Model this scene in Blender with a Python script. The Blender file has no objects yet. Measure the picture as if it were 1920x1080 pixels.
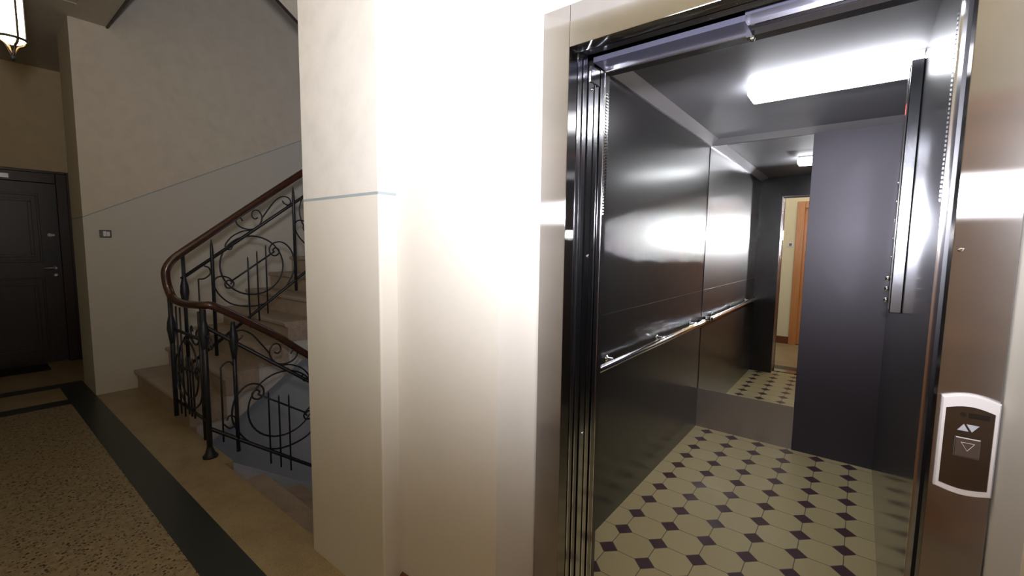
import bpy, bmesh, math, random
from mathutils import Matrix, Vector
random.seed(7)
C = bpy.context.scene.collection
sc = bpy.context.scene
PI = math.pi

# ------------------------------------------------------------ camera
YAW, PITCH, ROLL, FPX, CAMH = 0.66664867, 0.09353068, 0.0128904, 828.11, 1.45
cy_, sy_ = math.cos(YAW), math.sin(YAW); cp_, sp_ = math.cos(PITCH), math.sin(PITCH); cr_, sr_ = math.cos(ROLL), math.sin(ROLL)
FW = Vector((-sy_*cp_, cy_*cp_, -sp_)); RT = Vector((cy_, sy_, 0)); UP = RT.cross(FW)
R2 = cr_*RT + sr_*UP; U2 = -sr_*RT + cr_*UP
camd = bpy.data.cameras.new('camera'); cam = bpy.data.objects.new('camera', camd); C.objects.link(cam)
camd.sensor_width = 36; camd.lens = FPX*36/1920; camd.clip_start = 0.02
cam.matrix_world = Matrix(((R2.x, U2.x, -FW.x, 0), (R2.y, U2.y, -FW.y, 0), (R2.z, U2.z, -FW.z, CAMH), (0, 0, 0, 1)))
sc.camera = cam
# ------------------------------------------------------------ exposure, world, lights
sc.view_settings.view_transform = 'Standard'; sc.view_settings.look = 'None'
sc.cycles.sample_clamp_indirect = 0.0
sc.view_settings.exposure = 0.0; sc.view_settings.gamma = 1.0; sc.view_settings.use_curve_mapping = False
w = bpy.data.worlds.new('world'); sc.world = w; w.use_nodes = True
w.node_tree.nodes['Background'].inputs[0].default_value = (0.55, 0.65, 1.0, 1)
w.node_tree.nodes['Background'].inputs[1].default_value = 0.02

def light(name, kind, loc, power, color, size=0.1, target=None, spot=None, blend=0.5, size_y=None, spread=None):
    d = bpy.data.lights.new(name, kind); o = bpy.data.objects.new(name, d); C.objects.link(o)
    o.location = loc; d.energy = power; d.color = color
    if kind == 'AREA':
        d.size = size
        if size_y: d.shape = 'RECTANGLE'; d.size_y = size_y
        if spread: d.spread = spread
    else: d.shadow_soft_size = size
    if kind == 'SPOT': d.spot_size = spot; d.spot_blend = blend
    if target is not None:
        v = Vector(target) - Vector(loc)
        o.rotation_euler = v.to_track_quat('-Z', 'Y').to_euler()
    return o
# the photographer's flash, on the camera, head tilted up
light('camera_flash', 'SPOT', (-0.03, -0.03, 1.67), 300, (0.96, 0.96, 1.0), 0.06, (-0.75, 1.6, 2.95), math.radians(160), 1.0)
# the corridor's ceiling lamp in front of the elevator, above and behind the camera
light('corridor_ceiling_lamp', 'POINT', (0.35, 0.05, 3.15), 7, (1.0, 0.86, 0.66), 0.12)
# daylight of the stairwell windows
light('stair_window_daylight_above', 'AREA', (-3.6, 4.8, 3.6), 8, (0.72, 0.8, 1.0), 1.2, (-4.2, 1.5, 3.0), size_y=1.6)
light('stair_window_daylight_below', 'AREA', (-3.6, 4.8, -0.6), 6, (0.66, 0.76, 1.0), 1.2, (-4.6, 2.0, -1.4), size_y=1.2)

# ------------------------------------------------------------ materials
def nt(name):
    m = bpy.data.materials.new(name); m.use_nodes = True
    n = m.node_tree; b = n.nodes['Principled BSDF']
    return m, n, b
def pos(n, scale=(1, 1, 1)):
    g = n.nodes.new('ShaderNodeNewGeometry'); mp = n.nodes.new('ShaderNodeMapping'); mp.inputs['Scale'].default_value = scale
    n.links.new(g.outputs['Position'], mp.inputs['Vector']); return mp.outputs['Vector']
def noise(n, vec, scale, detail=4, rough=0.55):
    t = n.nodes.new('ShaderNodeTexNoise'); t.inputs['Scale'].default_value = scale; t.inputs['Detail'].default_value = detail
    t.inputs['Roughness'].default_value = rough; n.links.new(vec, t.inputs['Vector']); return t.outputs['Fac']
def ramp(n, fac, stops, interp='LINEAR'):
    r = n.nodes.new('ShaderNodeValToRGB'); r.color_ramp.interpolation = interp
    e = r.color_ramp.elements
    while len(e) < len(stops): e.new(0.5)
    for k, (p, c) in enumerate(stops):
        e[k].position = p; e[k].color = (*c, 1) if len(c) == 3 else c
    n.links.new(fac, r.inputs['Fac']); return r.outputs['Color']
def mix(n, fac, a, b, blend='MIX'):
    x = n.nodes.new('ShaderNodeMix'); x.data_type = 'RGBA'; x.blend_type = blend
    for s, v in ((x.inputs[0], fac), (x.inputs[6], a), (x.inputs[7], b)):
        if isinstance(v, (int, float)): s.default_value = v
        elif isinstance(v, tuple): s.default_value = (*v, 1)
        else: n.links.new(v, s)
    return x.outputs[2]
def mth(n, op, a, b=None, c=None):
    x = n.nodes.new('ShaderNodeMath'); x.operation = op
    for k, v in enumerate((a, b, c)):
        if v is None: continue
        if isinstance(v, (int, float)): x.inputs[k].default_value = v
        else: n.links.new(v, x.inputs[k])
    return x.outputs[0]
def bump(n, b, h, strength, dist=0.002):
    x = n.nodes.new('ShaderNodeBump'); x.inputs['Strength'].default_value = strength; x.inputs['Distance'].default_value = dist
    n.links.new(h, x.inputs['Height']); n.links.new(x.outputs['Normal'], b.inputs['Normal'])
def plain(name, col, rough=0.5, metal=0.0, var=0.06, scale=25, spec=None, coat=0.0):
    m, n, b = nt(name)
    f = noise(n, pos(n), scale)
    lo = tuple(max(0, c*(1-var)) for c in col); hi = tuple(min(1, c*(1+var)) for c in col)
    n.links.new(ramp(n, f, [(0.3, lo), (0.7, hi)]), b.inputs['Base Color'])
    b.inputs['Roughness'].default_value = rough; b.inputs['Metallic'].default_value = metal
    if spec is not None: b.inputs['Specular IOR Level'].default_value = spec
    if coat: b.inputs['Coat Weight'].default_value = coat; b.inputs['Coat Roughness'].default_value = 0.15
    return m
def brushed(name, col, rough, aniso=0.0, stretch=(60, 60, 0.8), streak=0.05, metal=1.0):
    m, n, b = nt(name)
    f = noise(n, pos(n, stretch), 6, 3)
    g = noise(n, pos(n), 2.2, 3)
    lo = tuple(c*(1-streak) for c in col); hi = tuple(min(1, c*(1+streak)) for c in col)
    n.links.new(ramp(n, f, [(0.3, lo), (0.7, hi)]), b.inputs['Base Color'])
    r = n.nodes.new('ShaderNodeMapRange'); n.links.new(g, r.inputs[0]); r.inputs[1].default_value = 0.3; r.inputs[2].default_value = 0.7
    r.inputs[3].default_value = rough*0.92; r.inputs[4].default_value = rough*1.08
    n.links.new(r.outputs[0], b.inputs['Roughness'])
    b.inputs['Metallic'].default_value = metal
    if aniso:
        b.inputs['Anisotropic'].default_value = aniso
        t = n.nodes.new('ShaderNodeTangent'); t.direction_type = 'RADIAL'; t.axis = 'Z'
        n.links.new(t.outputs[0], b.inputs['Tangent'])
    return m
def plaster(name, upper, lower, line=None, slope=0.0, y0=0.713, z0=1.64):
    """wall paint, a thin blue-grey line between the mottled upper field and the plain lower one"""
    m, n, b = nt(name)
    p = pos(n)
    f = noise(n, p, 9, 6, 0.65); f2 = noise(n, p, 55, 3)
    mott = ramp(n, f, [(0.32, tuple(c*0.94 for c in upper)), (0.5, upper), (0.7, tuple(min(1, c*1.04) for c in upper))])
    low = ramp(n, f, [(0.3, tuple(c*0.97 for c in lower)), (0.7, lower)])
    if line:
        s = n.nodes.new('ShaderNodeSeparateXYZ'); n.links.new(p, s.inputs[0])
        zl = mth(n, 'ADD', mth(n, 'MULTIPLY', mth(n, 'MAXIMUM', mth(n, 'SUBTRACT', s.outputs[1], y0), 0.0), slope), z0)
        d = mth(n, 'SUBTRACT', s.outputs[2], zl)
        above = mth(n, 'GREATER_THAN', d, 0.0)
        col = mix(n, above, low, mott)
        on = mth(n, 'LESS_THAN', mth(n, 'ABSOLUTE', d), 0.0055)
        col = mix(n, on, col, (0.34, 0.40, 0.42))
    else:
        col = low
    n.links.new(col, b.inputs['Base Color'])
    b.inputs['Roughness'].default_value = 0.6; b.inputs['Specular IOR Level'].default_value = 0.3
    bump(n, b, f2, 0.12)
    return m

M = {}
M['stair_wall'] = plaster('stair_wall_paint', (0.70, 0.62, 0.51), (0.66, 0.62, 0.55), True, 0.523)
M['pillar'] = plaster('pillar_paint', (0.72, 0.695, 0.66), (0.70, 0.67, 0.61), True, 0.0)
M['white_wall'] = plaster('cream_wall_paint', (0.70, 0.67, 0.62), (0.70, 0.67, 0.62))
M['lobby_wall'] = plaster('lobby_wall_paint', (0.72, 0.57, 0.36), (0.70, 0.56, 0.37), True, 0.0)
M['yellow_wall'] = plaster('yellow_wall_paint', (0.84, 0.75, 0.50), (0.84, 0.76, 0.52))
M['ceiling'] = plain('ceiling_paint', (0.52, 0.46, 0.38), 0.7)
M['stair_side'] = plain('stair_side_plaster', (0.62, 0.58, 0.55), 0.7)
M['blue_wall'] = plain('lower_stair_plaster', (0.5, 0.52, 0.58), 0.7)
M['black_trim'] = plain('black_trim_paint', (0.03, 0.025, 0.025), 0.5)

def terrazzo():
    m, n, b = nt('terrazzo')
    p = pos(n)
    v = n.nodes.new('ShaderNodeTexVoronoi'); v.inputs['Scale'].default_value = 80; n.links.new(p, v.inputs['Vector'])
    warp = noise(n, p, 60, 3)
    big = noise(n, p, 3.0, 3)
    sepc = n.nodes.new('ShaderNodeSeparateColor'); n.links.new(v.outputs['Color'], sepc.inputs[0])
    size = mth(n, 'MULTIPLY', mth(n, 'ADD', sepc.outputs[0], mth(n, 'MULTIPLY', big, 0.5)), 0.46)
    d = mth(n, 'ADD', v.outputs['Distance'], mth(n, 'MULTIPLY', mth(n, 'SUBTRACT', warp, 0.5), 0.9))
    fleck = mth(n, 'LESS_THAN', d, size)
    sel = mth(n, 'GREATER_THAN', sepc.outputs[1], 0.30)
    fl = mth(n, 'MULTIPLY', fleck, sel)
    base = ramp(n, noise(n, p, 30, 4), [(0.3, (0.24, 0.185, 0.10)), (0.7, (0.35, 0.275, 0.16))])
    fc = ramp(n, sepc.outputs[2], [(0.0, (0.05, 0.035, 0.025)), (0.55, (0.12, 0.07, 0.04)), (1.0, (0.26, 0.17, 0.10))])
    n.links.new(mix(n, fl, base, fc), b.inputs['Base Color'])
    b.inputs['Roughness'].default_value = 0.42; return m
M['terrazzo'] = terrazzo()
def beige_stone(name, a, c, rough=0.35):
    m, n, b = nt(name)
    p = pos(n)
    f = noise(n, p, 5, 8, 0.7); s = noise(n, p, 130, 2)
    col = ramp(n, f, [(0.3, a), (0.55, c), (0.75, tuple(x*1.1 for x in c))])
    sp = ramp(n, s, [(0.34, (0.62, 0.55, 0.45)), (0.44, (1, 1, 1))])
    n.links.new(mix(n, 0.8, col, sp, 'MULTIPLY'), b.inputs['Base Color'])
    b.inputs['Roughness'].default_value = rough; return m
M['beige'] = beige_stone('beige_stone', (0.30, 0.225, 0.125), (0.38, 0.295, 0.17))
M['step'] = beige_stone('step_stone', (0.33, 0.255, 0.20), (0.44, 0.35, 0.275), 0.4)
M['granite'] = plain('black_granite', (0.028, 0.032, 0.03), 0.3, var=0.3, scale=160)
def frame_steel():
    m, n, b = nt('brushed_steel_frame')
    g = n.nodes.new('ShaderNodeBsdfAnisotropic'); g.distribution = 'BECKMANN'
    f = noise(n, pos(n), 5, 5)
    n.links.new(ramp(n, f, [(0.3, (0.38, 0.37, 0.375)), (0.7, (0.44, 0.43, 0.435))]), g.inputs['Color'])
    g.inputs['Roughness'].default_value = 0.24; g.inputs['Anisotropy'].default_value = -0.84
    t = n.nodes.new('ShaderNodeTangent'); t.direction_type = 'RADIAL'; t.axis = 'Z'; n.links.new(t.outputs[0], g.inputs['Tangent'])
    n.links.new(g.outputs[0], n.nodes['Material Output'].inputs['Surface'])
    return m
M['steel'] = frame_steel()
M['steel_plain'] = brushed('steel_trim', (0.58, 0.58, 0.62), 0.16)
M['steel_edge'] = brushed('polished_steel_edge', (0.9, 0.9, 0.92), 0.12)
M['door_steel'] = brushed('door_steel', (0.34, 0.34, 0.37), 0.22, 0.5)
M['track'] = brushed('galvanised_track', (0.10, 0.10, 0.155), 0.5, metal=0.6)
M['housing'] = brushed('panel_housing_steel', (0.24, 0.25, 0.28), 0.2)
M['post'] = brushed('dark_post_steel', (0.16, 0.16, 0.18), 0.25)
M['gap'] = plain('shaft_black', (0.012, 0.012, 0.014), 0.6)
def car_wall():
    m, n, b = nt('dark_glossy_steel_panel')
    f = noise(n, pos(n, (40, 40, 0.8)), 6, 3)
    n.links.new(ramp(n, f, [(0.3, (0.030, 0.026, 0.026)), (0.7, (0.036, 0.031, 0.031))]), b.inputs['Base Color'])
    b.inputs['Metallic'].default_value = 0.75; b.inputs['Roughness'].default_value = 0.42
    b.inputs['Coat Weight'].default_value = 0.75; b.inputs['Coat Roughness'].default_value = 0.22; b.inputs['Coat IOR'].default_value = 1.5
    return m
M['car_wall'] = car_wall()
M['car_wall_right'] = M['car_wall'].copy(); _b = M['car_wall_right'].node_tree.nodes['Principled BSDF']
_b.inputs['Coat Roughness'].default_value = 0.1; _b.inputs['Roughness'].default_value = 0.3; _b.inputs['Metallic'].default_value = 0.4
M['car_wall_back'] = plain('violet_grey_panel', (0.009, 0.007, 0.012), 0.42, 0.0, 0.08, 4, spec=0.75)
M['car_wall_back'].node_tree.nodes['Principled BSDF'].inputs['Specular Tint'].default_value = (0.90, 0.86, 1.0, 1)
M['kick'] = brushed('brown_grey_kick_steel', (0.34, 0.31, 0.30), 0.38)
M['car_ceiling'] = brushed('ceiling_steel', (0.33, 0.33, 0.365), 0.55, metal=0.35)
M['cornice'] = brushed('cornice_steel', (0.62, 0.62, 0.68), 0.4, metal=0.7)
M['chrome'] = plain('chrome', (0.85, 0.85, 0.88), 0.08, 1.0, 0.02)
M['mirror'] = plain('mirror_glass', (0.86, 0.87, 0.86), 0.0, 1.0, 0.0)
M['iron'] = plain('black_wrought_iron', (0.022, 0.023, 0.028), 0.42, 0.2, 0.2, 60)
M['bronze'] = plain('aged_bronze', (0.10, 0.07, 0.05), 0.35, 0.9, 0.2, 60)
M['rail_wood'] = plain('varnished_brown_handrail', (0.055, 0.020, 0.011), 0.28, 0.0, 0.25, 30, coat=0.4)
M['white_plastic'] = plain('white_plastic', (0.80, 0.78, 0.82), 0.35, 0, 0.02)
M['panel_brown'] = plain('dark_bronze_faceplate', (0.060, 0.040, 0.026), 0.3, 0.4, 0.1)
M['arrow'] = plain('pale_blue_arrow', (0.52, 0.57, 0.66), 0.4, 0, 0.02)
M['button'] = plain('button_cap', (0.13, 0.10, 0.085), 0.25, 0.3, 0.05)
M['dark_label'] = plain('dark_label', (0.012, 0.008, 0.006), 0.35)
M['switch_plate'] = plain('grey_switch_plate', (0.14, 0.13, 0.13), 0.35, 0.3)
M['skirting'] = plain('red_brown_skirting', (0.16, 0.05, 0.022), 0.35, 0, 0.2, 40)

def wood(name, a, c, rough, coat=0.3):
    m, n, b = nt(name)
    f = noise(n, pos(n, (6, 6, 0.6)), 6, 6, 0.6)
    n.links.new(ramp(n, f, [(0.3, a), (0.7, c)]), b.inputs['Base Color'])
    b.inputs['Roughness'].default_value = rough; b.inputs['Coat Weight'].default_value = coat; b.inputs['Coat Roughness'].default_value = 0.2
    return m
M['door_dark'] = wood('dark_brown_door', (0.020, 0.015, 0.016), (0.030, 0.022, 0.022), 0.4, 0.15)
M['door_frame_dark'] = wood('dark_red_frame', (0.030, 0.012, 0.009), (0.045, 0.018, 0.013), 0.4, 0.15)
M['door_orange'] = wood('orange_brown_door', (0.50, 0.20, 0.065), (0.62, 0.27, 0.095), 0.3)
M['door_orange_panel'] = wood('orange_brown_door_panel', (0.32, 0.13, 0.05), (0.42, 0.18, 0.07), 0.3)
M['mat'] = plain('dark_mat', (0.012, 0.010, 0.009), 0.9)

def tile_mat():
    """cream octagons with dark red-brown diamonds and thin grey joints"""
    m, n, b = nt('octagon_tile')
    p = pos(n); s = n.nodes.new('ShaderNodeSeparateXYZ'); n.links.new(p, s.inputs[0])
    a = mth(n, 'DIVIDE', mth(n, 'ADD', s.outputs[0], 0.8715), 0.1807)
    c = mth(n, 'DIVIDE', mth(n, 'SUBTRACT', s.outputs[1], 3.648), 0.1754)
    ra = mth(n, 'ROUND', a); rc = mth(n, 'ROUND', c)
    dx = mth(n, 'ABSOLUTE', mth(n, 'SUBTRACT', a, ra)); dy = mth(n, 'ABSOLUTE', mth(n, 'SUBTRACT', c, rc))
    l1 = mth(n, 'ADD', dx, dy)
    R = 0.268
    dia = mth(n, 'LESS_THAN', l1, R)
    j1 = mth(n, 'LESS_THAN', mth(n, 'MINIMUM', dx, dy), 0.011)
    j2 = mth(n, 'LESS_THAN', mth(n, 'ABSOLUTE', mth(n, 'SUBTRACT', l1, R)), 0.011)
    joint = mth(n, 'MAXIMUM', mth(n, 'MULTIPLY', j1, mth(n, 'SUBTRACT', 1.0, dia)), j2)
    cell = n.nodes.new('ShaderNodeTexWhiteNoise'); cell.noise_dimensions = '2D'
    cb = n.nodes.new('ShaderNodeCombineXYZ'); n.links.new(mth(n, 'FLOOR', a), cb.inputs[0]); n.links.new(mth(n, 'FLOOR', c), cb.inputs[1])
    n.links.new(cb.outputs[0], cell.inputs['Vector'])
    cream = ramp(n, cell.outputs['Value'], [(0.0, (0.60, 0.50, 0.26)), (1.0, (0.66, 0.55, 0.30))])
    dark = (0.085, 0.035, 0.045)
    col = mix(n, dia, cream, dark); col = mix(n, joint, col, (0.16, 0.13, 0.09))
    n.links.new(col, b.inputs['Base Color'])
    b.inputs['Roughness'].default_value = 0.38
    return m
M['tile'] = tile_mat()
def emit(name, col, strength):
    m, n, b = nt(name)
    b.inputs['Base Color'].default_value = (*col, 1); b.inputs['Emission Color'].default_value = (*col, 1); b.inputs['Emission Strength'].default_value = strength
    return m
M['tube_light'] = emit('lit_acrylic_diffuser', (0.95, 0.97, 1.0), 15)
M['lantern_glass'] = emit('lit_lantern_glass', (1.0, 0.82, 0.46), 11)

# ------------------------------------------------------------ mesh helpers
def add_box(bm, a, b, mi=0, bev=0.0):
    x0, y0, z0 = a; x1, y1, z1 = b
    vs = [bm.verts.new(v) for v in ((x0,y0,z0),(x1,y0,z0),(x1,y1,z0),(x0,y1,z0),(x0,y0,z1),(x1,y0,z1),(x1,y1,z1),(x0,y1,z1))]
    fs = [bm.faces.new([vs[i] for i in q]) for q in ((0,3,2,1),(4,5,6,7),(0,1,5,4),(1,2,6,5),(2,3,7,6),(3,0,4,7))]
    for f in fs: f.material_index = mi
    if bev > 0:
        es = list({e for f in fs for e in f.edges})
        bmesh.ops.bevel(bm, geom=es, offset=bev, segments=2, profile=0.7, affect='EDGES')
    return fs
def add_prism(bm, pts, axis, a, b, mi=0):
    """polygon pts in the two axes other than 'axis', extruded from a to b"""
    def mk(p, t):
        return {'X': (t, p[0], p[1]), 'Y': (p[0], t, p[1]), 'Z': (p[0], p[1], t)}[axis]
    v0 = [bm.verts.new(mk(p, a)) for p in pts]; v1 = [bm.verts.new(mk(p, b)) for p in pts]
    f0 = bm.faces.new(v0); f1 = bm.faces.new(v1[::-1]); f0.material_index = f1.material_index = mi
    k = len(pts)
    for i in range(k):
        f = bm.faces.new((v0[i], v1[i], v1[(i+1) % k], v0[(i+1) % k])); f.material_index = mi
def add_tube(bm, pts, r, seg=8, closed=False, rz=None):
    """round bar along a polyline; rz = vertical half height when not round"""
    pts = [Vector(p) for p in pts]; k = len(pts)
    if k < 2: return
    rings = []
    nrm = None
    for i, p in enumerate(pts):
        if closed: t = (pts[(i+1) % k] - pts[i-1])
        else: t = pts[min(i+1, k-1)] - pts[max(i-1, 0)]
        t.normalize()
        if nrm is None:
            nrm = t.cross(Vector((0, 0, 1)))
            if nrm.length < 1e-3: nrm = t.cross(Vector((1, 0, 0)))
        nrm = nrm - t*nrm.dot(t)
        if nrm.length < 1e-6: nrm = t.orthogonal()
        nrm.normalize()
        bn = t.cross(nrm)
        rr = r[i] if isinstance(r, (list, tuple)) else r
        r2 = rr if rz is None else rz
        rings.append([bm.verts.new(p + nrm*math.cos(2*PI*j/seg)*rr + bn*math.sin(2*PI*j/seg)*r2) for j in range(seg)])
    n_ = k if closed else k-1
    for i in range(n_):
        A, B = rings[i], rings[(i+1) % k]
        for j in range(seg):
            f = bm.faces.new((A[j], A[(j+1) % seg], B[(j+1) % seg], B[j])); f.smooth = True
    if not closed:
        bm.faces.new(rings[0][::-1]); bm.faces.new(rings[-1])
def add_lathe(bm, prof, c=(0, 0, 0), seg=24, axis='Z'):
    rings = []
    for r, h in prof:
        ring = []
        for j in range(seg):
            a = 2*PI*j/seg; u, v = r*math.cos(a), r*math.sin(a)
            q = {'Z': (u, v, h), 'X': (h, u, v), 'Y': (u, h, v)}[axis]
            ring.append(bm.verts.new((c[0]+q[0], c[1]+q[1], c[2]+q[2])))
        rings.append(ring)
    for A, B in zip(rings, rings[1:]):
        for j in range(seg):
            f = bm.faces.new((A[j], A[(j+1) % seg], B[(j+1) % seg], B[j])); f.smooth = True
    bm.faces.new(rings[0][::-1]); bm.faces.new(rings[-1])
def smooth_pts(pts, sub=5, closed=False):
    """Catmull-Rom through 2-D or 3-D points"""
    P = [Vector(p) for p in pts]; k = len(P); out = []
    rng = range(k) if closed else range(k-1)
    for i in rng:
        g = (lambda j: P[j % k]) if closed else (lambda j: P[max(0, min(k-1, j))])
        a, b, c, d = g(i-1), g(i), g(i+1), g(i+2)
        for s in range(sub):
            t = s/sub
            out.append(0.5*((2*b) + (c-a)*t + (2*a-5*b+4*c-d)*t*t + (3*b-a-3*c+d)*t*t*t))
    if not closed: out.append(P[-1])
    return out
def obj(name, bm, mats, parent=None, bev=0.0):
    bmesh.ops.recalc_face_normals(bm, faces=bm.faces)
    me = bpy.data.meshes.new(name); bm.to_mesh(me); bm.free()
    for m in (mats if isinstance(mats, (list, tuple)) else [mats]): me.materials.append(m)
    o = bpy.data.objects.new(name, me); C.objects.link(o)
    if parent is not None: o.parent = parent; o.matrix_parent_inverse = parent_inv(parent)
    if bev:
        b = o.modifiers.new('bevel', 'BEVEL'); b.width = bev; b.segments = 2; b.limit_method = 'ANGLE'
    return o
WM = {}
def parent_inv(p):
    m = Matrix.Translation(WM.get(p.name, Vector((0, 0, 0)))); return m.inverted()
def thing(name, label, cat, loc=(0, 0, 0), group=None, kind=None):
    o = bpy.data.objects.new(name, None); C.objects.link(o); o.location = loc; o.empty_display_size = 0.1
    WM[o.name] = Vector(loc)
    if label: o['label'] = label
    if cat: o['category'] = cat
    if group: o['group'] = group
    if kind: o['kind'] = kind
    return o
def tag(o, label, cat, group=None):
    o['label'] = label; o['category'] = cat
    if group: o['group'] = group
    return o
def struct(o, label=None, cat=None):
    o['kind'] = 'structure'
    if label: o['label'] = label
    if cat: o['category'] = cat
    return o
def boxes(name, lst, mat, parent=None, bev=0.0):
    bm = bmesh.new()
    for l in lst: add_box(bm, l[0], l[1])
    return obj(name, bm, mat, parent, bev)

# ------------------------------------------------------------ numbers of the place
XW = -5.588            # stair wall
XR = -1.96             # right side of the stairwell
YB = -0.55             # wall behind the camera
CEIL = 3.41
XD = -7.5              # far lobby wall with the dark door
XL, XRT, YF, YBK, CH = -0.977, 0.152, 1.50, 3.72, 2.28   # the elevator car inside

# ------------------------------------------------------------ floor
fl = bmesh.new()
def rect(x0, x1, y0, y1, mi):
    add_box(fl, (x0, y0, -0.16), (x1, y1, 0.0), mi)
# 0 terrazzo 1 beige 2 black
rect(-5.45, -1.30, YB, 0.583, 0)
rect(-6.31, -1.10, 0.583, 0.767, 2)
rect(-1.30, -1.10, YB, 0.583, 2)
rect(-6.31, -6.13, YB, 0.583, 2); rect(-6.13, -5.63, YB, 0.583, 1); rect(-5.63, -5.45, YB, 0.583, 2)
rect(-7.6, -6.31, YB, 2.0, 1)
rect(-5.60, -4.05, 0.767, 1.12, 1); rect(-4.05, -3.20, 0.767, 1.08, 1); rect(-3.20, -1.10, 0.767, 1.03, 1)
rect(-1.10, 1.6, YB, 1.03, 1)
struct(obj('floor', fl, [M['terrazzo'], M['beige'], M['granite']]), 'landing floor of speckled terrazzo with black bands and beige stone border', 'floor')
th = boxes('door_threshold', [((-0.845, 1.03, -0.1), (0.229, 1.235, 0.0))], M['granite'])
struct(th, 'dark stone threshold in front of the elevator doorway', 'threshold'); th.name = 'trim_1'

# ------------------------------------------------------------ walls
struct(boxes('wall_stair', [((XW-0.2, 0.767, -3.6), (XW, 5.1, 6.2)), ((-6.17, 0.767, -0.1), (XW-0.2, 1.15, CEIL))], M['stair_wall']),
       'tall beige stairwell wall with a thin grey line rising along the stairs', 'wall')
struct(boxes('wall_lobby', [((XD-0.15, YB, 0), (XD, 2.0, CEIL)), ((XD, 1.95, 0), (-6.0, 2.1, CEIL))], M['lobby_wall']),
       'dim ochre wall at the far left holding the dark brown door', 'wall')
bm = bmesh.new()
add_box(bm, (XR, 0.983, -0.16), (-1.40, 1.45, 6.2))
struct(obj('wall_pillar', bm, M['pillar'], bev=0.006), 'white pillar with a thin blue line between the stairs and the elevator', 'pillar')
struct(boxes('wall_shaft', [((XR, 1.452, -3.6), (XR+0.18, 5.1, 6.2)), ((XR, 1.0, -3.6), (-1.40, 1.45, -0.165))], M['stair_side']))
bm = bmesh.new()
add_prism(bm, [(-1.40, 1.062), (-0.889, 1.062), (-0.847, 1.235), (-1.40, 1.235)], 'Z', -0.1, CEIL)
add_prism(bm, [(0.231, 1.235), (0.242, 1.062), (1.6, 1.062), (1.6, 1.235)], 'Z', -0.1, CEIL)
add_prism(bm, [(1.062, 2.215), (1.235, 2.189), (1.235, CEIL), (1.062, CEIL)], 'X', -0.889, 0.242)
struct(obj('wall_elevator', bm, M['white_wall']), 'white wall around the elevator doorway', 'wall')
struct(boxes('wall_behind', [((XD, YB-0.15, 0), (-0.80, YB, CEIL)), ((0.76, YB-0.15, 0), (1.6, YB, CEIL)), ((-0.80, YB-0.15, 2.18), (0.76, YB, CEIL))], M['yellow_wall']),
       'yellow wall opposite the elevator, seen in the mirror', 'wall')
struct(boxes('wall_right', [((1.6, YB-0.15, 0), (1.75, 1.235, CEIL))], M['white_wall']))
bm = bmesh.new()
add_box(bm, (XW, 4.95, -3.6), (XR, 5.1, -1.2)); add_box(bm, (XW, 4.95, 0.1), (XR, 5.1, 2.8)); add_box(bm, (XW, 4.95, 4.5), (XR, 5.1, 6.2))
for z0, z1 in ((-1.2, 0.1), (2.8, 4.5)):
    add_box(bm, (XW, 4.95, z0), (-4.3, 5.1, z1)); add_box(bm, (-2.9, 4.95, z0), (XR, 5.1, z1))
struct(obj('wall_back', bm, M['stair_side']))
for k, (z0, z1) in enumerate(((-1.2, 0.1), (2.8, 4.5))):
    bm = bmesh.new()
    for x0, x1 in ((-4.3, -4.24), (-3.63, -3.57), (-2.96, -2.9)): add_box(bm, (x0, 5.0, z0), (x1, 5.06, z1))
    for z in (z0, z1-0.06): add_box(bm, (-4.3, 5.0, z), (-2.9, 5.06, z+0.06))
    struct(obj('window_%d' % (k+1), bm, M['white_plastic']))
struct(boxes('ceiling', [((XD, YB, CEIL), (1.6, 1.02, CEIL+0.22)), ((XD, 1.02, CEIL), (-6.0, 2.0, CEIL+0.22)), ((XR, 1.02, CEIL), (1.6, 1.3, CEIL+0.22)), ((-6.0, 0.8, CEIL), (XW-0.05, 1.15, CEIL+0.22))], M['ceiling']),
       'dim corridor ceiling that stops at the stairwell', 'ceiling')
struct(boxes('ceiling_stairwell', [((XW, 1.04, 6.2), (XR, 5.1, 6.3))], M['ceiling']))
struct(boxes('trim_2', [((XW, 1.02, CEIL-0.012), (XR, 1.035, CEIL+0.22))], M['black_trim']), 'black edge of the ceiling at the stairwell opening', 'trim')
bm = bmesh.new()     # shallow stucco frame on the ceiling
for a, b in (((-5.27, -0.1, CEIL-0.008), (-5.245, 0.807, CEIL)), ((-5.245, 0.782, CEIL-0.008), (-1.6, 0.807, CEIL)), ((-1.625, -0.1, CEIL-0.008), (-1.6, 0.782, CEIL)), ((-5.245, -0.1, CEIL-0.008), (-1.625, -0.075, CEIL))): add_box(bm, a, b)
struct(obj('trim_3', bm, M['ceiling']), 'shallow moulded frame on the ceiling beside the lantern', 'trim')
# baseboards
bm = bmesh.new(); add_prism(bm, [(1.060, 0.0), (1.040, 0.0), (1.040, 0.095), (1.048, 0.115), (1.060, 0.122)], 'X', -1.385, -0.889)
struct(obj('baseboard_front', bm, M['skirting']), 'red-brown wooden baseboard at the foot of the white wall', 'baseboard')
struct(boxes('baseboard_behind', [((XD, YB, 0), (-0.80, YB+0.016, 0.11)), ((0.76, YB, 0), (1.6, YB+0.016, 0.11))], M['skirting']),
       'red-brown baseboard of the yellow wall in the mirror', 'baseboard')
struct(boxes('floor_stairwell', [((XW, 0.9, -3.6), (XR, 5.1, -3.45))], M['beige']))

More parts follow.
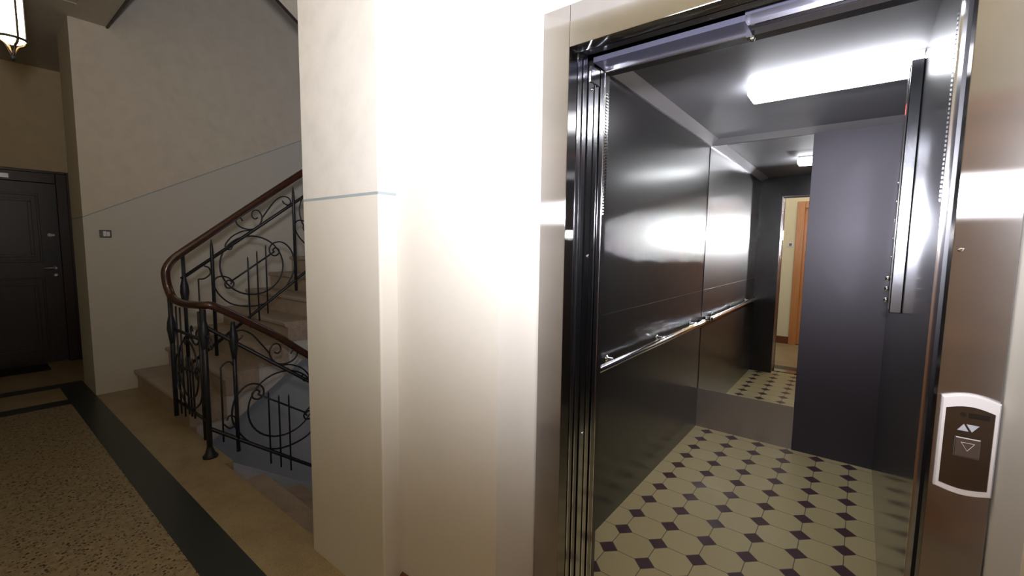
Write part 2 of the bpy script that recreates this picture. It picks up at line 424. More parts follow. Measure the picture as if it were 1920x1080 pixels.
# ------------------------------------------------------------ door_1: the dark flat door at the far left
d1 = thing('door_1', 'dark brown panelled flat door at the far left end', 'door', (XD, 0.35, 0), kind='structure')
y0, y1, zt = -0.22, 0.815, 2.11
bm = bmesh.new()
for a, b in (((XD, y1, 0), (XD+0.05, y1+0.115, zt+0.14)), ((XD, y0-0.115, 0), (XD+0.05, y0, zt+0.14)), ((XD, y0, zt), (XD+0.05, y1, zt+0.14)),
             ((XD+0.05, y1+0.085, 0), (XD+0.065, y1+0.115, zt+0.14)), ((XD+0.05, y0, zt+0.11), (XD+0.065, y1+0.085, zt+0.14))): add_box(bm, a, b)
fr = obj('door_frame', bm, M['door_frame_dark'], d1, bev=0.006)
bm = bmesh.new(); add_box(bm, (XD, y0, 0.01), (XD+0.028, y1, zt))
def ring_mould(bm, ya, yb, za, zb, x, t=0.022, h=0.012):
    for a, b in (((x, ya, za), (x+h, yb, za+t)), ((x, ya, zb-t), (x+h, yb, zb)), ((x, ya, za+t), (x+h, ya+t, zb-t)), ((x, yb-t, za+t), (x+h, yb, zb-t))): add_box(bm, a, b)
ring_mould(bm, y0+0.17, y1-0.15, 1.20, 1.98, XD+0.028); ring_mould(bm, y0+0.23, y1-0.21, 1.26, 1.92, XD+0.028, 0.03, 0.008)
ring_mould(bm, y0+0.17, y1-0.15, 0.16, 1.02, XD+0.028); ring_mould(bm, y0+0.23, y1-0.21, 0.22, 0.96, XD+0.028, 0.03, 0.008)
leaf = obj('door_leaf', bm, M['door_dark'], d1, bev=0.003)
bm = bmesh.new()
add_lathe(bm, [(0.026, 0), (0.026, 0.008), (0.012, 0.01), (0.011, 0.05)], (XD+0.028, 0.76, 1.13), 16, 'X')
add_tube(bm, [(XD+0.07, 0.765, 1.13), (XD+0.073, 0.73, 1.132), (XD+0.07, 0.655, 1.128)], 0.009)
obj('door_handle', bm, M['cornice'], d1)
bm = bmesh.new(); add_lathe(bm, [(0.024, 0), (0.024, 0.008), (0.01, 0.012)], (XD+0.028, 0.76, 1.045), 16, 'X')
obj('lock_cover', bm, M['cornice'], d1)
bm = bmesh.new(); add_lathe(bm, [(0.02, 0), (0.022, 0.006), (0.016, 0.014)], (XD+0.028, 0.735, 1.515), 16, 'X'); add_box(bm, (XD+0.028, 0.745, 1.503), (XD+0.038, 0.775, 1.527))
o = obj('upper_lock', bm, M['white_plastic'], d1)
bm = bmesh.new(); add_lathe(bm, [(0.012, 0), (0.012, 0.006), (0.006, 0.009)], (XD+0.028, 0.3, 1.52), 12, 'X'); obj('peephole', bm, M['steel_plain'], d1)
boxes('number_plate', [((XD+0.05, 0.335, 2.135), (XD+0.056, 0.455, 2.185))], M['housing'], d1, bev=0.002)
tag(boxes('doormat', [((XD+0.08, 0.0, 0.0), (XD+0.42, 0.62, 0.018))], M['mat'], bev=0.004), 'dark doormat lying before the dark brown door', 'doormat')

# ------------------------------------------------------------ door_2: orange-brown door opposite the elevator (seen in the mirror)
d2 = thing('door_2', 'orange-brown wooden door seen in the elevator mirror', 'door', (-0.24, YB, 0), kind='structure')
bm = bmesh.new()
for a, b in (((-0.80, YB-0.1, 0), (-0.70, YB+0.03, 2.18)), ((0.66, YB-0.1, 0), (0.76, YB+0.03, 2.18)), ((-0.70, YB-0.1, 2.08), (0.66, YB+0.03, 2.18))): add_box(bm, a, b)
obj('door_frame', bm, M['door_orange'], d2, bev=0.006)
for xa, xb in ((-0.70, -0.022), (-0.018, 0.66)): boxes('door_leaf', [((xa, YB-0.06, 0.01), (xb, YB-0.015, 2.08))], M['door_orange'], d2)
bm = bmesh.new()
for za, zb in ((1.12, 1.95), (0.15, 1.0)):
    add_box(bm, (-0.60, YB-0.015, za), (-0.12, YB-0.003, zb)); add_box(bm, (0.08, YB-0.015, za), (0.56, YB-0.003, zb))
obj('door_panel', bm, M['door_orange_panel'], d2, bev=0.008)
bm = bmesh.new(); add_lathe(bm, [(0.024, 0), (0.024, 0.008), (0.01, 0.012), (0.01, 0.045)], (0.03, YB-0.015, 1.02), 16, 'Y'); add_tube(bm, [(0.03, YB+0.03, 1.02), (0.13, YB+0.03, 1.02)], 0.009)
obj('door_handle', bm, M['chrome'], d2)

# ------------------------------------------------------------ stairs
RISE, RUN = 0.185, 0.26
def flight(name, label, x0, x1, ystart, zstart, sgn, nstep, sidemat, group=None):
    """sgn +1 climbs towards +Y, -1 descends towards +Y"""
    t = thing(name, label, 'stairs', ((x0+x1)/2, ystart, zstart))
    for k in range(nstep):
        bm = bmesh.new()
        if sgn > 0:
            ya = ystart + RUN*k; z = zstart + RISE*(k+1)
            # rounded nosing that overhangs the riser
            prof = [(ya+0.022, z-RISE), (ya+0.022, z-0.05), (ya+0.006, z-0.045), (ya-0.004, z-0.03), (ya-0.004, z-0.012), (ya+0.006, z), (ya+RUN+0.022, z), (ya+RUN+0.022, z-RISE)]
        else:
            ya = ystart + RUN*k; z = zstart - RISE*(k+1)
            yb = ya + RUN
            prof = [(ya-0.03, z), (yb-0.006, z), (yb+0.004, z-0.012), (yb+0.004, z-0.03), (yb-0.006, z-0.045), (yb-0.02, z-0.05), (yb-0.02, z-RISE), (ya-0.03, z-RISE)]
        add_prism(bm, prof, 'X', x0, x1+(0.018 if sgn > 0 else 0))
        obj('step', bm, M['step'], t)
    L = RUN*nstep
    bm = bmesh.new()
    if sgn > 0:
        pts = [(ystart+0.022, zstart-0.02 - (0.14 if zstart > -1 else 0.3))]
        pts = [(ystart+0.024, zstart-0.12)]
        for k in range(nstep):
            ya = ystart + RUN*k; z = zstart + RISE*(k+1)
            pts += [(ya+0.024, z-0.052), (ya+RUN+0.024, z-0.052)]
        pts += [(ystart+L+0.024, zstart+RISE*nstep-0.30)]
        pts += [(ystart+0.12, zstart-0.20)]
        add_prism(bm, pts, 'X', x0+0.001, x1)
    else:
        pts = [(ystart, zstart-0.02)]
        for k in range(nstep):
            ya = ystart + RUN*k; z = zstart - RISE*(k+1)
            pts += [(ya+0.001, z-0.05), (ya+RUN-0.022, z-0.05)]
        pts += [(ystart+L-0.02, zstart-RISE*nstep-0.2), (ystart, zstart-0.42)]
        add_prism(bm, pts, 'X', x0, x1)
    obj('stair_side', bm, sidemat, t)
    return t
flight('stair_flight', 'beige stone steps climbing beside the tall stairwell wall', XW+0.003, -4.06, 1.054, 0, 1, 9, M['stair_side'])
YE_ = 1.054+RUN*9
fd = flight('stair_flight', 'stone steps going down beside the white pillar', -3.24, XR-0.003, 1.03, 0, -1, 9, M['stair_side'])
bm = bmesh.new(); cz = lambda y: -0.06-0.72*(y-1.08)
add_prism(bm, [(1.082, cz(1.082)), (YE_, cz(YE_)), (YE_, cz(YE_)-0.34), (1.082, cz(1.082)-0.34)], 'X', -3.44, -3.241)
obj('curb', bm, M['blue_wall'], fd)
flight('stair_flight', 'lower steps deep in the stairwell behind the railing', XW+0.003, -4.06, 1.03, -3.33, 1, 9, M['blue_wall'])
YE = 1.054+RUN*9
struct(boxes('floor_half_landing', [((XW, YE, 1.665-0.2), (XR, 4.95, 1.665)), ((XW, YE-0.02, -1.665-0.2), (XR, 4.95, -1.665))], M['step']))
# flight above, from the half landing back up to the next floor
t = thing('stair_flight', 'underside of the upper stair flight with a black edge', 'stairs', (-2.7, 1.03, 3.4))
bm = bmesh.new(); sl = -0.66; ztop = lambda y: 3.215+sl*(y-1.673)
add_prism(bm, [(1.035, ztop(1.035)), (YE, ztop(YE)), (YE, ztop(YE)-0.155), (1.035, ztop(1.035)-0.155)], 'X', -3.36, -3.33)
obj('black_edge', bm, M['black_trim'], t)
bm = bmesh.new()
add_prism(bm, [(1.035, ztop(1.035)+0.02), (YE, ztop(YE)+0.02), (YE, ztop(YE)-0.15), (1.035, ztop(1.035)-0.15)], 'X', -3.33, XR-0.003)
obj('soffit', bm, M['stair_side'], t)
struct(boxes('floor_upper_landing', [((-3.36, YB, CEIL+0.22), (XR, 1.03, CEIL+0.26))], M['step']))

# ------------------------------------------------------------ stair railing
rl = thing('stair_railing', 'black wrought iron railing with scrolls and brown wooden handrail along the stairs', 'railing', (-3.72, 1.0, 0))
XU, XDN, YH = -4.05, -3.38, 1.005
up = lambda y, z: (XU, y, z)
dn = lambda y, z: (XDN, y, z)
# handrail: comes down along the flight, turns over in a gooseneck, crosses the well and goes down
path = [up(3.3, 3.02), up(2.7, 2.585), up(2.002, 2.07), up(1.748, 1.879), up(1.451, 1.652), up(1.209, 1.465), up(1.096, 1.378), up(1.025, 1.315), (XU, 0.985, 1.245), (XU, 0.983, 1.165),
        (XU+0.01, 0.992, 1.098), (XU+0.05, 1.0, 1.045), (XU+0.14, 1.003, 1.022), (XU+0.36, 1.004, 1.018), (XDN-0.12, 1.008, 1.03), (XDN-0.03, 1.022, 1.034), dn(1.06, 1.03), dn(1.184, 0.955), dn(1.332, 0.855), dn(1.492, 0.744), dn(1.679, 0.59), dn(2.3, 0.10), dn(3.2, -0.62)]
bm = bmesh.new(); add_tube(bm, smooth_pts(path, 5), 0.026, 12, rz=0.029); obj('handrail', bm, M['rail_wood'], rl)
def bar(p0, p1, name='rail_bar', r=0.012):
    bm = bmesh.new(); a, b = Vector(p0), Vector(p1); add_tube(bm, [a, b], r*1.1, 4 if name == 'rail_bar' else 8); return obj(name, bm, M['iron'], rl)
SU, SD = 0.735, -0.775
ub = lambda y: 0.819+SU*(y-1.532)       # bottom bar of the rising side
db = lambda y: 0.190+SD*(y-1.02)        # bottom bar of the descending side
bar(up(1.02, ub(1.02)), up(3.25, ub(3.25))); bar(up(1.075, ub(1.075)+0.69), up(3.25, ub(3.25)+0.69))
bar(dn(YH, db(YH)), dn(3.2, db(3.2))); bar(dn(YH, db(YH)+0.70), dn(3.2, db(3.2)+0.70))
bar((XU, YH, 0.245), (XDN, YH, 0.245)); bar((XU, YH, 0.80), (XDN, YH, 0.80))
def post(p, z0, z1, r=0.014, tip=True, foot=False, leaf=None):
    bm = bmesh.new(); x, y = p
    prof = [(x, y, z0), (x, y, z1-(0.10 if tip else 0)), ]
    if tip: prof += [(x, y, z1-0.05), (x, y, z1)]
    rr = [r, r] + ([r*0.8, r*0.15] if tip else [])
    add_tube(bm, prof, rr, 8)
    o = obj('post', bm, M['iron'], rl)
    if foot:
        bm = bmesh.new(); add_lathe(bm, [(0.045, 0.0), (0.045, 0.012), (0.03, 0.03), (0.017, 0.075), (0.0145, 0.10)], (x, y, 0.0), 16); obj('post_foot', bm, M['iron'], o)
    if leaf:
        bm = bmesh.new(); add_lathe(bm, [(0.014, -0.12), (0.022, -0.06), (0.030, 0.0), (0.026, 0.05), (0.016, 0.10), (0.012, 0.14)], (x, y, leaf), 10); obj('post_collar', bm, M['iron'], o)
    return o
post((XU, 1.093), 0.50, 1.37, 0.013, tip=False, leaf=1.07)
for k in range(4):
    y = 1.286+0.659*k; post((XU, y), ub(y)-0.10, ub(y)+0.84+(0.0), 0.0135)
post((XDN, YH), 0.0, 1.01, 0.018, tip=False, foot=True, leaf=0.84)
post((XU+0.02, YH-0.012), 0.13, 1.05, 0.016, tip=False, leaf=0.80)
post((XDN-0.075, YH), 0.10, 0.99, 0.012, tip=False)
for k in range(3):
    y = 1.178+0.66*k; post((XDN, y), db(y)-0.09, db(y)+0.79, 0.0135, tip=False, leaf=db(y)+0.70)
# ornament of one panel, as offsets from the ring's centre
RINGR = 0.248
OUT = [(-0.135,-0.095),(-0.15,-0.165),(-0.205,-0.185),(-0.24,-0.14),(-0.235,-0.075),(-0.19,-0.04),(-0.14,-0.055)]
OUTER = [(0.178,0.112),(0.166,0.132),(0.188,0.150),(0.216,0.132),(0.212,0.098),(0.178,0.080),(0.143,0.102),(0.140,0.152),(0.180,0.194),(0.247,0.20),(0.31,0.150),(0.345,0.065),(0.348,-0.04),(0.29,-0.165),(0.22,-0.245),(0.128,-0.312),(0.04,-0.343),(-0.05,-0.345),(-0.13,-0.33),(-0.20,-0.297),(-0.265,-0.225),(-0.298,-0.145),(-0.282,-0.098),(-0.24,-0.082),(-0.188,-0.098),(-0.153,-0.140),(-0.168,-0.176),(-0.205,-0.178),(-0.217,-0.142),(-0.192,-0.116),(-0.168,-0.132),(-0.178,-0.150)]
CSC = [(-0.065,0.37),(-0.085,0.395),(-0.115,0.38),(-0.11,0.345),(-0.075,0.315),(-0.02,0.302),(0.03,0.315),(0.07,0.353),(0.087,0.41),(0.062,0.462),(0.022,0.462),(0.005,0.42),(0.028,0.392),(0.052,0.405)]
TL = [(0.085,0.40),(0.14,0.48),(0.20,0.56),(0.26,0.60),(0.315,0.595),(0.335,0.558),(0.31,0.53),(0.275,0.545),(0.262,0.565)]
TR = [(0.0,0.295),(-0.07,0.285),(-0.15,0.24),(-0.20,0.175),(-0.195,0.14),(-0.165,0.135),(-0.15,0.165),(-0.155,0.20)]
def ornament(fn, zbot, slope_mirror=1, ang=0.0, sx=1.0, tails=True, bars=True, zmaxbars=(0.075, 0.125, 0.175)):
    """fn(dx, dz) -> 3-D point"""
    ca, sa = math.cos(ang), math.sin(ang)
    def T(p):
        x, z = p; x, z = x*ca - z*sa, x*sa + z*ca
        return fn(slope_mirror*x*sx, z)
    bm = bmesh.new(); add_tube(bm, [fn(RINGR*sx*math.cos(2*PI*i/40), RINGR*math.sin(2*PI*i/40)) for i in range(40)], 0.0065, 6, closed=True); obj('ring', bm, M['iron'], rl)
    bm = bmesh.new(); add_tube(bm, [T(p) for p in smooth_pts(OUTER, 4)], 0.0065, 6); o = obj('scroll', bm, M['iron'], rl)
    bm = bmesh.new(); add_tube(bm, [T(p) for p in ((0.172, 0.112), (-0.17, -0.125))], 0.0075, 6); obj('cross_bar', bm, M['iron'], rl)
    for q in (CSC, TL, TR):
        bm = bmesh.new(); add_tube(bm, [T(p) for p in smooth_pts(q, 4)], 0.006, 6); obj('scroll', bm, M['iron'], rl)
    if bars:
        for k, bx in enumerate((-0.04, 0.033, 0.106)):
            bm = bmesh.new(); X = bx*slope_mirror
            add_tube(bm, [fn(X*sx, zbot(X)-0.10), fn(X*sx, zmaxbars[k]-0.02), fn(X*sx, zmaxbars[k])], [0.0065, 0.0065, 0.002], 6); obj('baluster', bm, M['iron'], rl)
for k in range(3):
    yc = 1.586+0.659*k; zc = ub(yc)+0.404
    ornament(lambda dx, dz, yc=yc, zc=zc: up(yc+dx, zc+dz), lambda X: (ub(1.586)+SU*X) - (ub(1.586)+0.404))
for k in range(2):
    yc = 1.498+0.66*k; zc = db(yc)+0.405+0.015
    ornament(lambda dx, dz, yc=yc, zc=zc: dn(yc+dx, zc+dz), lambda X: SD*X-0.42, -1, zmaxbars=(0.06, 0.075, 0.12))
xm = (XU+XDN)/2-0.02
ornament(lambda dx, dz: (xm+dx, YH, 0.545+dz*0.86), lambda X: -0.30, 1, -0.62, 0.82, zmaxbars=(0.11, 0.11, 0.11))
# hooked balusters beside the posts
bm = bmesh.new(); add_tube(bm, [up(1.186, ub(1.186)-0.05), up(1.186, 1.165)] + [up(*p) for p in smooth_pts([(1.186, 1.165), (1.229, 1.169), (1.268, 1.205), (1.262, 1.25), (1.228, 1.268)], 4)], 0.006, 6); obj('baluster', bm, M['iron'], rl)
bm = bmesh.new(); add_tube(bm, [dn(1.088, db(1.088)-0.06), dn(1.092, 0.60)] + [dn(*p) for p in smooth_pts([(1.092, 0.60), (1.12, 0.628), (1.15, 0.63), (1.17, 0.60)], 4)], 0.006, 6); obj('baluster', bm, M['iron'], rl)
bm = bmesh.new(); add_tube(bm, [dn(*p) for p in smooth_pts([(1.095, 0.20), (1.13, 0.16), (1.165, 0.18), (1.165, 0.23), (1.13, 0.25), (1.115, 0.22)], 5)], 0.006, 6); obj('scroll', bm, M['iron'], rl)
for k, x in enumerate((-3.95, -3.86)):
    bm = bmesh.new(); add_tube(bm, [(x, YH, 0.16), (x, YH, 0.98)], 0.006, 6); obj('baluster', bm, M['iron'], rl)

# ------------------------------------------------------------ light switch by the stairs
ls = thing('light_switch', 'small grey light switch with white rockers on the stairwell wall', 'switch', (XW, 0.914, 1.52))
boxes('plate', [((XW, 0.872, 1.484), (XW+0.009, 0.957, 1.557))], M['switch_plate'], ls, bev=0.004)
boxes('rocker', [((XW+0.009, 0.897, 1.497), (XW+0.014, 0.920, 1.545))], M['white_plastic'], ls, bev=0.002)
boxes('rocker', [((XW+0.009, 0.922, 1.497), (XW+0.014, 0.944, 1.540))], M['white_plastic'], ls, bev=0.002)
ls = thing('light_switch', 'small white light switch on the yellow wall in the mirror', 'switch', (-0.86, YB, 1.25))
boxes('plate', [((-0.895, YB, 1.50), (-0.825, YB+0.01, 1.57))], M['white_plastic'], ls, bev=0.003)
boxes('rocker', [((-0.878, YB+0.01, 1.515), (-0.842, YB+0.016, 1.555))], M['switch_plate'], ls, bev=0.002)

# ------------------------------------------------------------ hanging lantern
LX, LY = -3.45, 0.262
lt = thing('hanging_lantern', 'lit glass lantern in a dark metal cage hanging at the top left', 'lantern', (LX, LY, 2.4))
zb = 2.455
bm = bmesh.new()
add_lathe(bm, [(0.030, zb-0.012), (0.048, zb), (0.0495, zb+0.04), (0.0495, zb+0.33), (0.040, zb+0.345)], (LX, LY, 0), 28); obj('glass_shade', bm, M['lantern_glass'], lt)
bm = bmesh.new(); add_tube(bm, [(LX+0.056*math.cos(2*PI*i/28), LY+0.056*math.sin(2*PI*i/28), zb+0.008) for i in range(28)], 0.0065, 8, closed=True); obj('lower_ring', bm, M['iron'], lt)
bm = bmesh.new(); add_tube(bm, [(LX+0.056*math.cos(2*PI*i/28), LY+0.056*math.sin(2*PI*i/28), zb+0.34) for i in range(28)], 0.0065, 8, closed=True)
add_lathe(bm, [(0.054, zb+0.345), (0.05, zb+0.37), (0.02, zb+0.40), (0.008, zb+0.43)], (LX, LY, 0), 24); obj('cap', bm, M['iron'], lt)
for k in range(4):
    a = 0.35+k*PI/2; ca, sa = math.cos(a), math.sin(a)
    bm = bmesh.new(); add_tube(bm, [(LX+0.057*ca, LY+0.057*sa, zb), (LX+0.057*ca, LY+0.057*sa, zb+0.34)], 0.0045, 6); obj('cage_rib', bm, M['iron'], lt)
    pts = smooth_pts([(0.056, zb+0.008), (0.046, zb-0.012), (0.026, zb-0.026), (0.014, zb-0.052), (0.006, zb-0.072)], 4)
    bm = bmesh.new(); add_tube(bm, [(LX+p[0]*ca, LY+p[0]*sa, p[1]) for p in pts], 0.006, 6); obj('lower_arm', bm, M['bronze'], lt)
bm = bmesh.new(); add_lathe(bm, [(0.004, zb-0.098), (0.013, zb-0.088), (0.014, zb-0.078), (0.006, zb-0.068), (0.006, zb-0.05)], (LX, LY, 0), 16); obj('finial', bm, M['iron'], lt)
bm = bmesh.new(); add_tube(bm, [(LX, LY, zb+0.42), (LX, LY, CEIL-0.03)], 0.006, 8); add_lathe(bm, [(0.02, CEIL-0.06), (0.05, CEIL-0.02), (0.05, CEIL)], (LX, LY, 0), 20); obj('hanging_rod', bm, M['iron'], lt)
light('lantern_bulb', 'POINT', (LX, LY, zb-0.03), 0.01, (1, 0.8, 0.5), 0.02).parent = None

# ------------------------------------------------------------ elevator door frame
FY, FXL, FXR, FZ = 1.22, -0.748, 0.140, 2.063
ef = thing('elevator_door_frame', 'brushed stainless steel frame around the elevator doorway', 'door frame', (-0.3, FY, 0))
bm = bmesh.new(); add_box(bm, (-0.845, FY, 0), (FXL, FY+0.052, 2.187)); obj('jamb', bm, M['steel'], ef, bev=0.0015)
bm = bmesh.new(); add_box(bm, (FXR, FY, 0), (0.229, FY+0.052, 2.187)); obj('jamb', bm, M['steel'], ef, bev=0.0015)
bm = bmesh.new(); add_box(bm, (FXL+0.001, FY, FZ), (FXR-0.001, FY+0.052, 2.187)); obj('header', bm, M['steel'], ef, bev=0.0015)
# landing door: two telescopic panels slid away to the left, seen edge on
ld = thing('elevator_landing_door', 'open landing door of two steel panels seen edge on', 'elevator door', (-1.1, 1.31, 0))
bm = bmesh.new(); add_box(bm, (-1.38, 1.278, 0.01), (FXL-0.003, 1.306, FZ+0.02)); add_box(bm, (FXL-0.003, 1.278, 0.01), (FXL, 1.284, FZ), 1); obj('door_panel', bm, [M['door_steel'], M['steel_edge']], ld)
bm = bmesh.new(); add_box(bm, (-1.38, 1.312, 0.01), (FXL-0.003, 1.342, FZ+0.02)); add_box(bm, (FXL-0.003, 1.312, 0.01), (FXL, 1.318, FZ), 1); obj('door_panel', bm, [M['door_steel'], M['steel_edge']], ld)
# car door
cd = thing('elevator_sliding_door', 'open inner car door of two steel panels tucked behind the left jamb', 'elevator door', (-1.1, 1.40, 0))
bm = bmesh.new(); add_box(bm, (-1.38, 1.352, 0.01), (FXL-0.001, 1.384, 2.05)); o1 = obj('door_panel', bm, M['steel_plain'], cd)
bm = bmesh.new(); add_box(bm, (-1.38, 1.392, 0.01), (FXL-0.003, 1.424, 2.05)); add_box(bm, (FXL-0.003, 1.392, 0.01), (FXL, 1.398, 2.05), 1); o2 = obj('door_panel', bm, [M['steel_plain'], M['steel_edge']], cd)
boxes('door_bracket', [((FXL-0.03, 1.356, 2.0), (FXL+0.004, 1.42, 2.052))], M['steel_plain'], cd, bev=0.002)
for z in (1.42, 0.78, 1.98):
    bm = bmesh.new(); add_lathe(bm, [(0.006, 0), (0.006, 0.003), (0.002, 0.004)], (FXL-0.001, 1.375, z), 12, 'X'); obj('screw', bm, M['chrome'], cd)
# header mechanism of the doors
hd = thing('door_header', 'dark narrow door header gap above the elevator doorway', 'door header', (-0.3, 1.35, FZ))
boxes('landing_header', [((-1.38, 1.272, FZ+0.03), (FXR+0.06, 1.30, 2.30))], M['gap'], hd)
boxes('sill_cover', [((FXL, 1.30, FZ+0.012), (FXR, 1.333, FZ+0.022))], M['door_steel'], hd)
ce = thing('elevator_car_entrance', 'steel posts and metal track around the mouth of the elevator car', 'elevator entrance', (-0.3, 1.45, 0))
bm = bmesh.new(); add_box(bm, (FXL, 1.376, FZ+0.004), (-0.29, 1.458, FZ+0.02)); add_box(bm, (-0.29, 1.37, FZ+0.016), (FXR, 1.458, FZ+0.03)); obj('track', bm, M['track'], ce)
boxes('bright_edge', [((FXL, 1.456, FZ-0.001), (-0.29, 1.461, FZ+0.03)), ((-0.29, 1.405, FZ+0.003), (FXR, 1.411, FZ+0.03))], M['steel_edge'], ce)
bm = bmesh.new(); add_box(bm, (-0.30, 1.445, FZ-0.012), (-0.278, 1.465, FZ+0.004)); add_lathe(bm, [(0.004, -0.018), (0.008, -0.012), (0.008, 0.0)], (-0.285, 1.455, FZ-0.004), 12); obj('clip', bm, M['chrome'], ce)
# sills
struct(boxes('trim_4', [((FXL, 1.235, -0.06), (FXR, 1.36, 0.002))], M['steel_plain']), 'metal sill of the elevator doorway', 'sill')

# ------------------------------------------------------------ elevator car
def room(name, a, b, mat, label=None):
    o = boxes(name, [(a, b)], mat); return struct(o, label)
def epart(name, a, b, mat): return boxes(name, [(a, b)], mat, ce)
room('floor_elevator', (XL, 1.40, -0.05), (XRT, YBK, 0.0), M['tile'], 'elevator floor of cream octagon tiles with dark red diamonds')
wl = room('wall_left', (XL-0.03, YF-0.03, 0), (XL, YBK+0.03, CH+0.03), M['car_wall'], 'dark glossy left wall of the elevator car')
boxes('seam', [((XL, YF, 1.119), (XL+0.0012, YBK-0.01, 1.122))], M['kick'], wl)
room('wall_right_car', (XRT, YF-0.03, 0), (XRT+0.03, YBK+0.03, CH+0.03), M['car_wall_right'], 'dark glossy right wall of the elevator car')
wb = room('wall_back_car', (XL, YBK, 0), (XRT, YBK+0.03, CH+0.03), M['gap'], 'back wall of the elevator car with a dark panel and a mirror')
boxes('kick_plate', [((XL, YBK-0.006, 0), (-0.306, YBK, 0.318))], M['kick'], wb)
boxes('back_panel', [((-0.306, YBK-0.012, 0), (XRT, YBK, CH))], M['car_wall_back'], wb)
room('ceiling_elevator', (XL, YF, CH), (XRT, YBK, CH+0.03), M['car_ceiling'], 'grey brushed metal ceiling of the elevator car')
epart('front_return', (XL, YF-0.03, 0), (FXL, YF, CH), M['car_wall'])
epart('front_header', (FXL, YF-0.04, FZ-0.004), (XRT, YF, CH), M['car_wall'])
epart('entrance_post', (FXL-0.03, 1.432, 0.0), (FXL, YF-0.031, FZ-0.004), M['door_steel'])
bm = bmesh.new()
add_box(bm, (FXL-0.004, 1.432, 0), (FXL+0.001, 1.438, FZ-0.004)); add_box(bm, (FXL-0.004, 1.464, 0), (FXL+0.001, 1.470, FZ-0.004)); obj('edge_trim', bm, M['steel_edge'], ce)
epart('entrance_post', (FXR+0.001, 1.345, 0.0), (XRT+0.03, YF-0.031, FZ-0.004), M['post'])
epart('edge_trim', (FXR-0.002, 1.43, 0.0), (FXR+0.001, 1.436, FZ-0.004), M['steel_edge'])
# cornice under the car ceiling
bm = bmesh.new()
add_prism(bm, [(XL, CH-0.035), (XL+0.012, CH-0.035), (XL+0.075, CH), (XL, CH)], 'Y', YF, YBK)
add_prism(bm, [(YBK, CH-0.035), (YBK-0.012, CH-0.035), (YBK-0.075, CH), (YBK, CH)], 'X', XL, XRT)
o = obj('trim_5', bm, M['cornice']); struct(o, 'light metal cornice around the elevator ceiling', 'trim')
# perforated light curtain strips either side of the doorway
for sx, zlo, zhi, y, mat in ((FXL+0.0015, 1.57, 1.99, 1.478, M['steel_edge']), (XRT-0.001, 1.57, 1.99, 1.49, M['steel_edge'])):
    bm = bmesh.new(); k = 0; z = zlo
    while z < zhi:
        if sx < 0: add_box(bm, (sx, y-0.004, z), (sx+0.002, y+0.012, z+0.0045))
        else: add_box(bm, (FXR-0.004, 1.462, z), (FXR-0.001, 1.468, z+0.006))
        z += 0.0105
    obj('sensor_strip', bm, mat, ce)
# mirror
tag(boxes('wall_mirror', [((XL+0.004, YBK-0.008, 0.318), (-0.308, YBK-0.001, CH-0.037))], M['mirror']), 'tall mirror on the back wall of the elevator car', 'mirror')
# handrail in the car
hr = thing('handrail', 'chrome handrail tube on the left wall of the elevator car', 'handrail', (XL, 2.7, 0.87))
bm = bmesh.new(); xh = XL+0.048; zh = 0.882
add_tube(bm, smooth_pts([(XL+0.012, 1.56, zh), (xh-0.012, 1.57, zh), (xh, 1.60, zh), (xh, 2.2, zh), (xh, 3.0, zh), (xh, 3.57, zh), (xh-0.010, 3.61, zh), (XL+0.006, 3.63, zh)], 5), 0.019, 14); obj('tube', bm, M['chrome'], hr)
for y in (2.02, 2.72, 3.4):
    bm = bmesh.new(); add_lathe(bm, [(0.02, 0), (0.02, 0.006), (0.008, 0.01), (0.008, 0.04)], (XL, y, zh+0.012), 14, 'X'); add_box(bm, (xh-0.006, y-0.008, zh+0.004), (xh+0.006, y+0.008, zh+0.024)); obj('bracket', bm, M['chrome'], hr)
# ceiling light
cl = thing('elevator_ceiling_light', 'long bright white tube light under the elevator ceiling', 'ceiling light', (-0.2, 2.62, CH))
boxes('base', [((-0.50, 2.53, CH-0.014), (XRT-0.002, 2.70, CH))], M['white_plastic'], cl)
bm = bmesh.new(); add_box(bm, (-0.505, 2.525, CH-0.062), (XRT-0.004, 2.705, CH-0.012), bev=0.014); o = obj('diffuser', bm, M['tube_light'], cl)
# control panel
cp = thing('elevator_control_panel', 'tall steel control panel with key switches on the right car wall', 'control panel', (XRT, 2.56, 1.7))
boxes('housing', [((0.110, 2.50, 1.185), (XRT, 2.635, 2.235))], M['housing'], cp, bev=0.004)
boxes('faceplate', [((0.107, 2.508, 1.20), (0.111, 2.63, 2.22))], M['car_wall'], cp)
for z in (1.235, 1.285, 1.33):
    bm = bmesh.new(); add_lathe(bm, [(0.011, 0), (0.011, -0.008), (0.008, -0.014), (0.005, -0.016)], (0.107, 2.585, z), 16, 'X'); obj('key_switch', bm, M['chrome'], cp)
bm = bmesh.new(); add_box(bm, (0.1065, 2.53, 2.03), (0.107, 2.57, 2.07)); obj('indicator', bm, emit('red_indicator', (1.0, 0.08, 0.06), 1.5), cp)
for z in (1.42, 1.5, 1.58, 1.66, 1.74):
    bm = bmesh.new(); add_lathe(bm, [(0.012, 0), (0.012, -0.003), (0.009, -0.004)], (0.107, 2.57, z), 16, 'X'); obj('floor_button', bm, M['steel_edge'], cp)

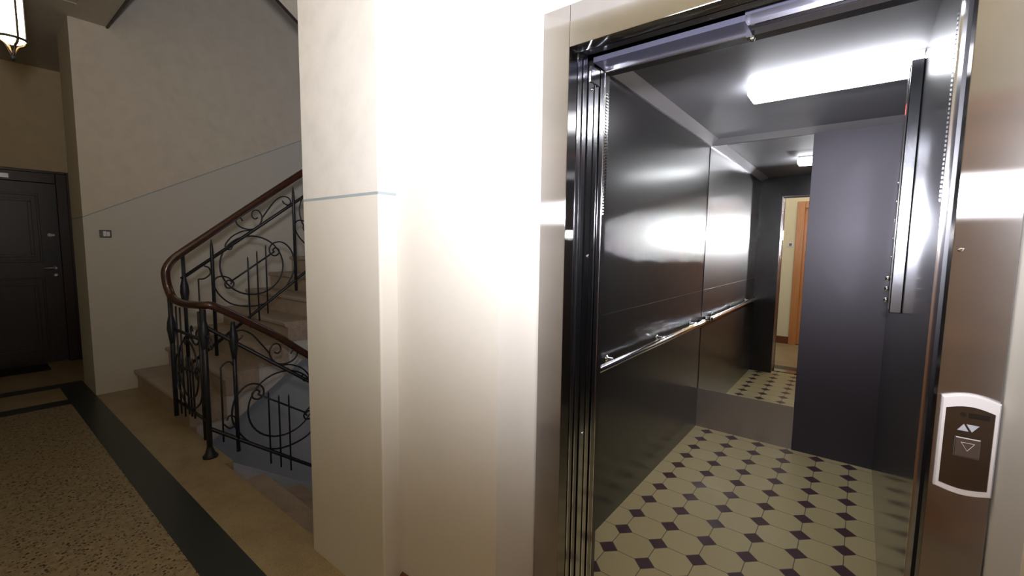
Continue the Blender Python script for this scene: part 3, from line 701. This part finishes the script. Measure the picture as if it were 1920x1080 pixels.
# ------------------------------------------------------------ call panel on the right jamb
cx0, cx1, cz0, cz1 = 0.1465, 0.2285, 0.970, 1.168
pnl = thing('call_panel', 'white framed elevator call panel with arrows on the steel right jamb', 'call panel', ((cx0+cx1)/2, FY, (cz0+cz1)/2))
def arched(x0, x1, z0, z1, bt, bb, n=12, r=0.004):
    pts = []
    for i in range(n+1):
        t = i/n; pts.append((x0+(x1-x0)*t, z1-bt+bt*math.sin(PI*t)))
    for i in range(n+1):
        t = i/n; pts.append((x1-(x1-x0)*t, z0+bb-bb*math.sin(PI*t)))
    return pts
O = arched(cx0, cx1, cz0, cz1+0.006, 0.010, 0.008); I = arched(cx0+0.007, cx1-0.007, cz0+0.012, cz1-0.017, 0.008, 0.006)
bm = bmesh.new(); yf = FY-0.012
vo = [bm.verts.new((x, FY-0.0075, z)) for x, z in O]; vb = [bm.verts.new((x, FY, z)) for x, z in O]
vm = [bm.verts.new((x*0.94+sum(p[0] for p in O)/len(O)*0.06, yf, z*0.975+sum(p[1] for p in O)/len(O)*0.025)) for x, z in O]
vi = [bm.verts.new((x, yf, z)) for x, z in I]; vj = [bm.verts.new((x, FY-0.006, z)) for x, z in I]
k = len(O)
for A, B in ((vb, vo), (vo, vm), (vm, vi), (vi, vj)):
    for i in range(k):
        j = (i+1) % k
        try:
            f = bm.faces.new((A[i], A[j], B[j], B[i])); f.smooth = False
        except ValueError: pass
obj('frame', bm, M['white_plastic'], pnl)
bm = bmesh.new(); add_prism(bm, I, 'Y', FY-0.008, FY-0.001); obj('faceplate', bm, M['panel_brown'], pnl)
def tri(pts, y0, y1, name, mat):
    bm = bmesh.new(); add_prism(bm, pts, 'Y', y0, y1); return obj(name, bm, mat, pnl)
ym = FY-0.0085
xc = 0.190
tri([(0.1725, 1.1005), (0.1885, 1.1005), (0.1810, 1.1145)], ym, FY-0.007, 'up_arrow', M['arrow'])
tri([(0.1845, 1.1145), (0.2025, 1.1145), (0.1930, 1.1000)], ym, FY-0.007, 'down_arrow', M['arrow'])
boxes('display', [((0.186, ym, 1.128), (0.215, FY-0.007, 1.138))], M['dark_label'], pnl)
bm = bmesh.new(); add_lathe(bm, [(0.0045, FY-0.007), (0.0045, ym)], (0.1785, 0, 1.133), 14, 'Y'); obj('badge', bm, M['dark_label'], pnl)
bt = boxes('call_button', [((0.1715, FY-0.0125, 1.050), (0.2050, FY-0.007, 1.0875))], M['button'], pnl, bev=0.0015)
bm = bmesh.new()
P = [(0.1795, 1.0785), (0.1980, 1.0785), (0.18875, 1.0625)]
add_tube(bm, [(x, FY-0.0128, z) for x, z in P], 0.0007, 6, closed=True); o = obj('down_symbol', bm, M['white_plastic'], bt)
o.parent = bt; o.matrix_parent_inverse = Matrix.Identity(4)
boxes('button_rim', [((0.1715, FY-0.0132, 1.0868), (0.2050, FY-0.012, 1.0885))], M['white_plastic'], bt).matrix_parent_inverse = Matrix.Identity(4)
boxes('button_surround', [((0.1700, FY-0.0095, 1.0485), (0.1712, FY-0.007, 1.0890)), ((0.2053, FY-0.0095, 1.0485), (0.2065, FY-0.007, 1.0890)), ((0.1700, FY-0.0095, 1.0480), (0.2065, FY-0.007, 1.0491))], M['switch_plate'], pnl)
for z in (1.30,):
    bm = bmesh.new(); add_lathe(bm, [(0.004, 0), (0.004, -0.002), (0.002, -0.003)], (0.152, FY, 1.455), 12, 'Y'); s = obj('screw', bm, M['chrome'], ef)
